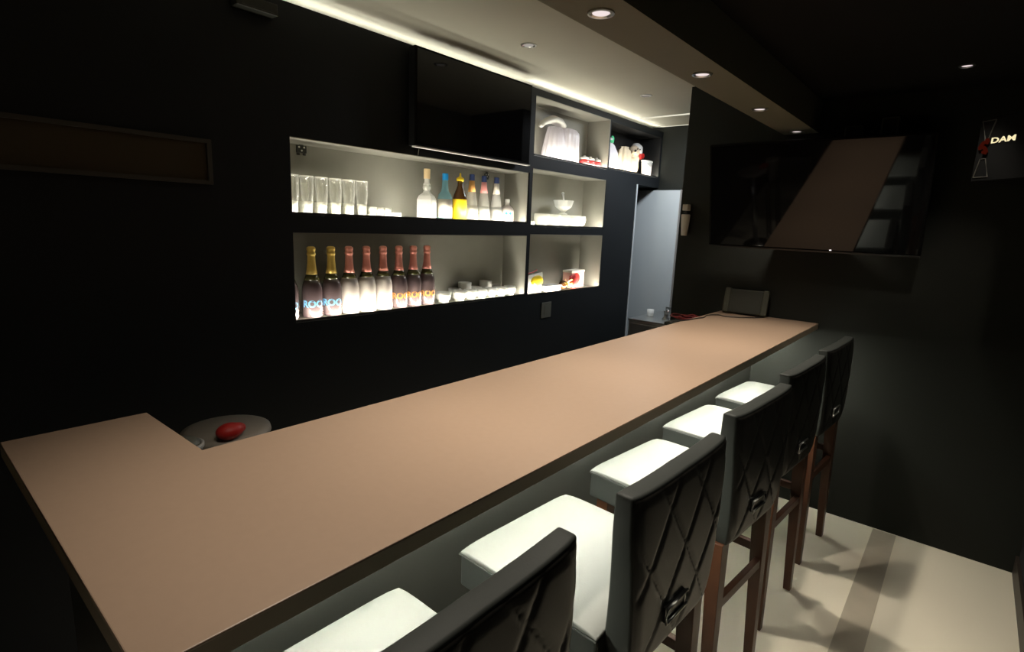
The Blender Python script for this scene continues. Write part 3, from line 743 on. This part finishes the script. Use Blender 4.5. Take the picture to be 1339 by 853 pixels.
# niche with the coupe glass
Z = 1.5055
t = thing('coupe_glass', 'faceted wide glass bowl standing on the low bowls in the square niche', 'glass', (-2.235, 3.180, Z+.084))
bm = B(); lathe(bm, [(.030, 0), (.032, .004), (.012, .014), (.030, .030), (.058, .052), (.072, .095), (.069, .095), (.054, .055), (0, .02)], n=12); obj('bowl', bm, 'frosted', t)
t2 = thing('glass_stirrer', 'thick clear stirring rod leaning in the wide glass bowl', 'stirrer', (0, 0, 0))
bm = B(); tube(bm, [(-2.232, 3.196, Z+.125), (-2.232, 3.176, Z+.185), (-2.232, 3.164, Z+.222)], .006, 10); obj('rod', bm, 'frosted', t2, smooth=True)
bm = B(); sphere(bm, (-2.232, 3.163, Z+.226), .010); obj('knob', bm, 'frosted', t2, smooth=True)
BG = 'low glass bowls in the square niche'
gb = glassware('glass_bowl', 'low glass bowl under the wide glass', 'bowl', (-2.235, 3.180, Z),
     [(.030, .004), (.048, .020), (.056, .055), (.052, .080), (.049, .080), (.052, .055), (.044, .024), (.0, .012)], 'glassbase', [(.032, 0), (.034, .004), (0, .004)], BG)
dup(gb, (-2.228, 3.062, Z), 0, 'low glass bowl between the wide glass and the divider')
dup(gb, (-2.228, 3.302, Z), 0, 'low glass bowl on the television side of the wide glass')
dup(gb, (-2.235, 2.942, Z), 0, 'low glass bowl second from the niche divider')
dup(gb, (-2.265, 3.424, Z), 0, 'low glass bowl at the back of the square niche')
t = thing('glass_candle_cup', 'tiny clear candle cup beside the niche divider', 'cup', (-2.20, 2.780, Z))
bm = B(); lathe(bm, [(.018, 0), (.024, .004), (.026, .030), (.023, .030), (.02, .008), (0, .006)], n=20); obj('cup', bm, 'glassbase', t, smooth=True)
bm = B(); lathe(bm, [(.017, .007), (.017, .016), (0, .017)], n=16); obj('wax', bm, 'label', t)

# niche with snacks
Z = 1.0655
t = thing('snack_bag', 'yellow crumpled snack bag leaning on the niche divider', 'bag', (-2.215, 2.852, Z))
bm = B(); n = 14; g = []
for s in (0, 1):
    for i in range(n+1):
        for j in range(n+1):
            u, v = -1+2*i/n, j/n
            puff = .030*max(0, (1-u*u))**.5*max(0, math.sin(PI*min(1, v*.97+.02)))**.5 + .003*math.sin(9*u+7*v)
            g.append(bm.verts.new(((puff if s else -puff)+.001*s, u*(.092-.006*math.sin(5*v)), .125*v+.010*u*v)))
for s in (0, 1):
    for i in range(n):
        for j in range(n):
            q = s*(n+1)**2+i*(n+1)+j; bm.faces.new((g[q], g[q+n+1], g[q+n+2], g[q+1]))
obj('pouch', bm, 'label', t, smooth=True)
bm = B(); sphere(bm, (.024, .012, .080), .066, (.16, 1, .60)); obj('printed_patch', bm, 'yellow', t, smooth=True)
bm = B(); tube(bm, [(.0, -.092, .125), (.0, .0, .138), (.0, .035, .150)], .004, 6); obj('top_clip', bm, 'red', t)
t = thing('white_tray', 'low white tray beside the yellow snack bag', 'tray', (-2.210, 3.045, Z))
bm = B(); prism(bm, [(-.05, -.085), (.03, -.085), (.03, .085), (-.05, .085)], 0, .040); obj('dish', bm, 'white', t, .008)
bx('rim', 'white', t, -.054, .034, -.089, .089, .036, .042, bevel=.002)
t = thing('wrapped_sweet', 'small dark and gold wrapped sweet beside the pink box', 'sweet', (-2.205, 3.185, Z))
bm = B(); sphere(bm, (0, 0, .034), .034, (.8, 1.1, .95)); obj('sweet_body', bm, 'amber', t, smooth=True, remesh=.005)
bm = B(); 
for a in range(7):
    an = a*.9; v0 = bm.verts.new((.02, .02, .05)); v1 = bm.verts.new((.03+.02*math.cos(an), .03+.045*math.sin(an), .05+.03*math.cos(an*1.7))); v2 = bm.verts.new((.035+.02*math.cos(an+.6), .03+.045*math.sin(an+.6), .045+.03*math.cos(an*1.7+.6))); bm.faces.new((v0, v1, v2))
for f in list(bm.faces): pass
o = obj('foil_twist', bm, 'gold', t); o.modifiers.new('thickness', 'SOLIDIFY').thickness = .002
t = thing('gift_box', 'pale pink box with a red oval print in the square niche', 'box', (-2.262, 3.405, Z), .08)
bx('carton', 'pinkbox', t, -.04, .035, -.095, .095, 0, .125, bevel=.002)
bx('lid_flap', 'label', t, -.042, .037, -.097, .097, .112, .128, bevel=.002)
bm = B(); sphere(bm, (.036, -.03, .066), .05, (.06, 1.15, .85)); obj('oval_print', bm, 'red', t, smooth=True)
t = thing('red_packet', 'crumpled deep red packet leaning on the pink box', 'packet', (-2.188, 3.285, Z), .1)
bm = B(); sphere(bm, (0, .005, .056), .050, (.32, 1.1, 1.1)); sphere(bm, (.002, .030, .030), .026, (.5, 1, 1)); sphere(bm, (0, -.030, .072), .020, (.6, 1.2, 1)); obj('pouch', bm, 'red', t, smooth=True, remesh=.006)
bm = B(); tube(bm, [(.0, -.05, .09), (.006, -.02, .104), (.0, .02, .106)], .005, 6); obj('seam', bm, 'red', t)

# last niche: bags, toy dog, bucket
Z = 1.9425
t = thing('tied_bag', 'translucent white bag tied with a green ribbon', 'bag', (-2.235, 3.738, Z+.001))
bm = B(); lathe(bm, [(.070, 0), (.098, .010), (.102, .07), (.090, .13), (.055, .18), (.028, .200), (.042, .225), (.036, .232)], n=80, sx=.56, wob=.07, lob=9); obj('pouch', bm, 'bag', t, smooth=True)
bm = B(); sphere(bm, (0, .0, .205), .030, (1, 1.3, .55)); sphere(bm, (.01, .02, .226), .022, (.6, .9, 1.2)); obj('ribbon', bm, 'green', t, smooth=True, remesh=.005)
t = thing('paper_bag', 'crumpled beige bag standing between the tied bag and the bucket', 'bag', (-2.240, 3.975, Z+.001))
bm = B(); lathe(bm, [(.070, 0), (.090, .006), (.094, .06), (.085, .12), (.070, .165), (.045, .185), (.050, .196), (.02, .190)], n=60, sx=.66, wob=.09, lob=7); obj('pouch', bm, 'beige', t, smooth=True)
bm = B(); sphere(bm, (.035, .0, .05), .045, (.5, 1, .9)); obj('window_patch', bm, 'bag', t, smooth=True)
t = thing('toy_dog', 'cream plush toy dog with white hood and red bow behind the bucket', 'toy', (-2.272, 4.185, Z+.001))
bm = B()
sphere(bm, (0, 0, .075), .075, (.55, 1.05, 1)); sphere(bm, (0, .015, .190), .055, (.85, 1.15, .9)); sphere(bm, (.035, -.045, .178), .030, (.8, 1.3, .75))
sphere(bm, (0, .02, .13), .045); sphere(bm, (.01, .065, .205), .025, (.5, .8, 1.3)); sphere(bm, (.012, -.07, .06), .025, (1, 1, 1.3))
obj('plush_body', bm, 'plush', t, smooth=True, remesh=.006)
bm = B(); sphere(bm, (.058, -.072, .183), .010); obj('nose', bm, 'black', t, smooth=True)
for y_ in (-.018, .022):
    bm = B(); sphere(bm, (.048, y_, .205), .006); obj('eye', bm, 'black', t, smooth=True)
bm = B(); lathe(bm, [(.058, -.03), (.060, .0), (.050, .035), (.025, .055), (0, .06)], c=(-.004, .052, .205), n=36, sx=.9); bmesh.ops.rotate(bm, verts=bm.verts, cent=(0, .05, .2), matrix=Matrix.Rotation(-.55, 3, 'X')); obj('hood', bm, 'white', t, smooth=True)
bm = B(); sphere(bm, (.040, .055, .153), .025, (.7, .9, 1)); sphere(bm, (.045, .085, .160), .020, (.6, 1, 1.2)); obj('bow', bm, 'red', t, smooth=True, remesh=.005)
t = thing('white_bucket', 'small white bucket in front of the toy dog', 'bucket', (-2.197, 4.290, Z+.001))
bm = B(); lathe(bm, [(.060, 0), (.064, .003), (.078, .110), (.084, .112), (.084, .122), (.075, .122), (.060, .01), (0, .006)], n=40, sx=.40); obj('body', bm, 'white', t, smooth=False)
bm = B(); tube(bm, [(.022, -.06, .10), (.036, 0, .075), (.022, .06, .10)], .0025, 6); obj('bail_handle', bm, 'chrome', t, smooth=True)

# ------------------------------------------------------------------ remaining added light
# cool light added behind the television wall, unseen, to brighten the door
l = bpy.data.lights.new('door_fill_light', 'AREA'); l.shape = 'RECTANGLE'; l.size = .25; l.size_y = .25; l.energy = 19; l.color = (.90, .95, 1)
o = bpy.data.objects.new('door_fill_light', l); C.objects.link(o); o.location = (-1.56, 3.85, CZ-.006)
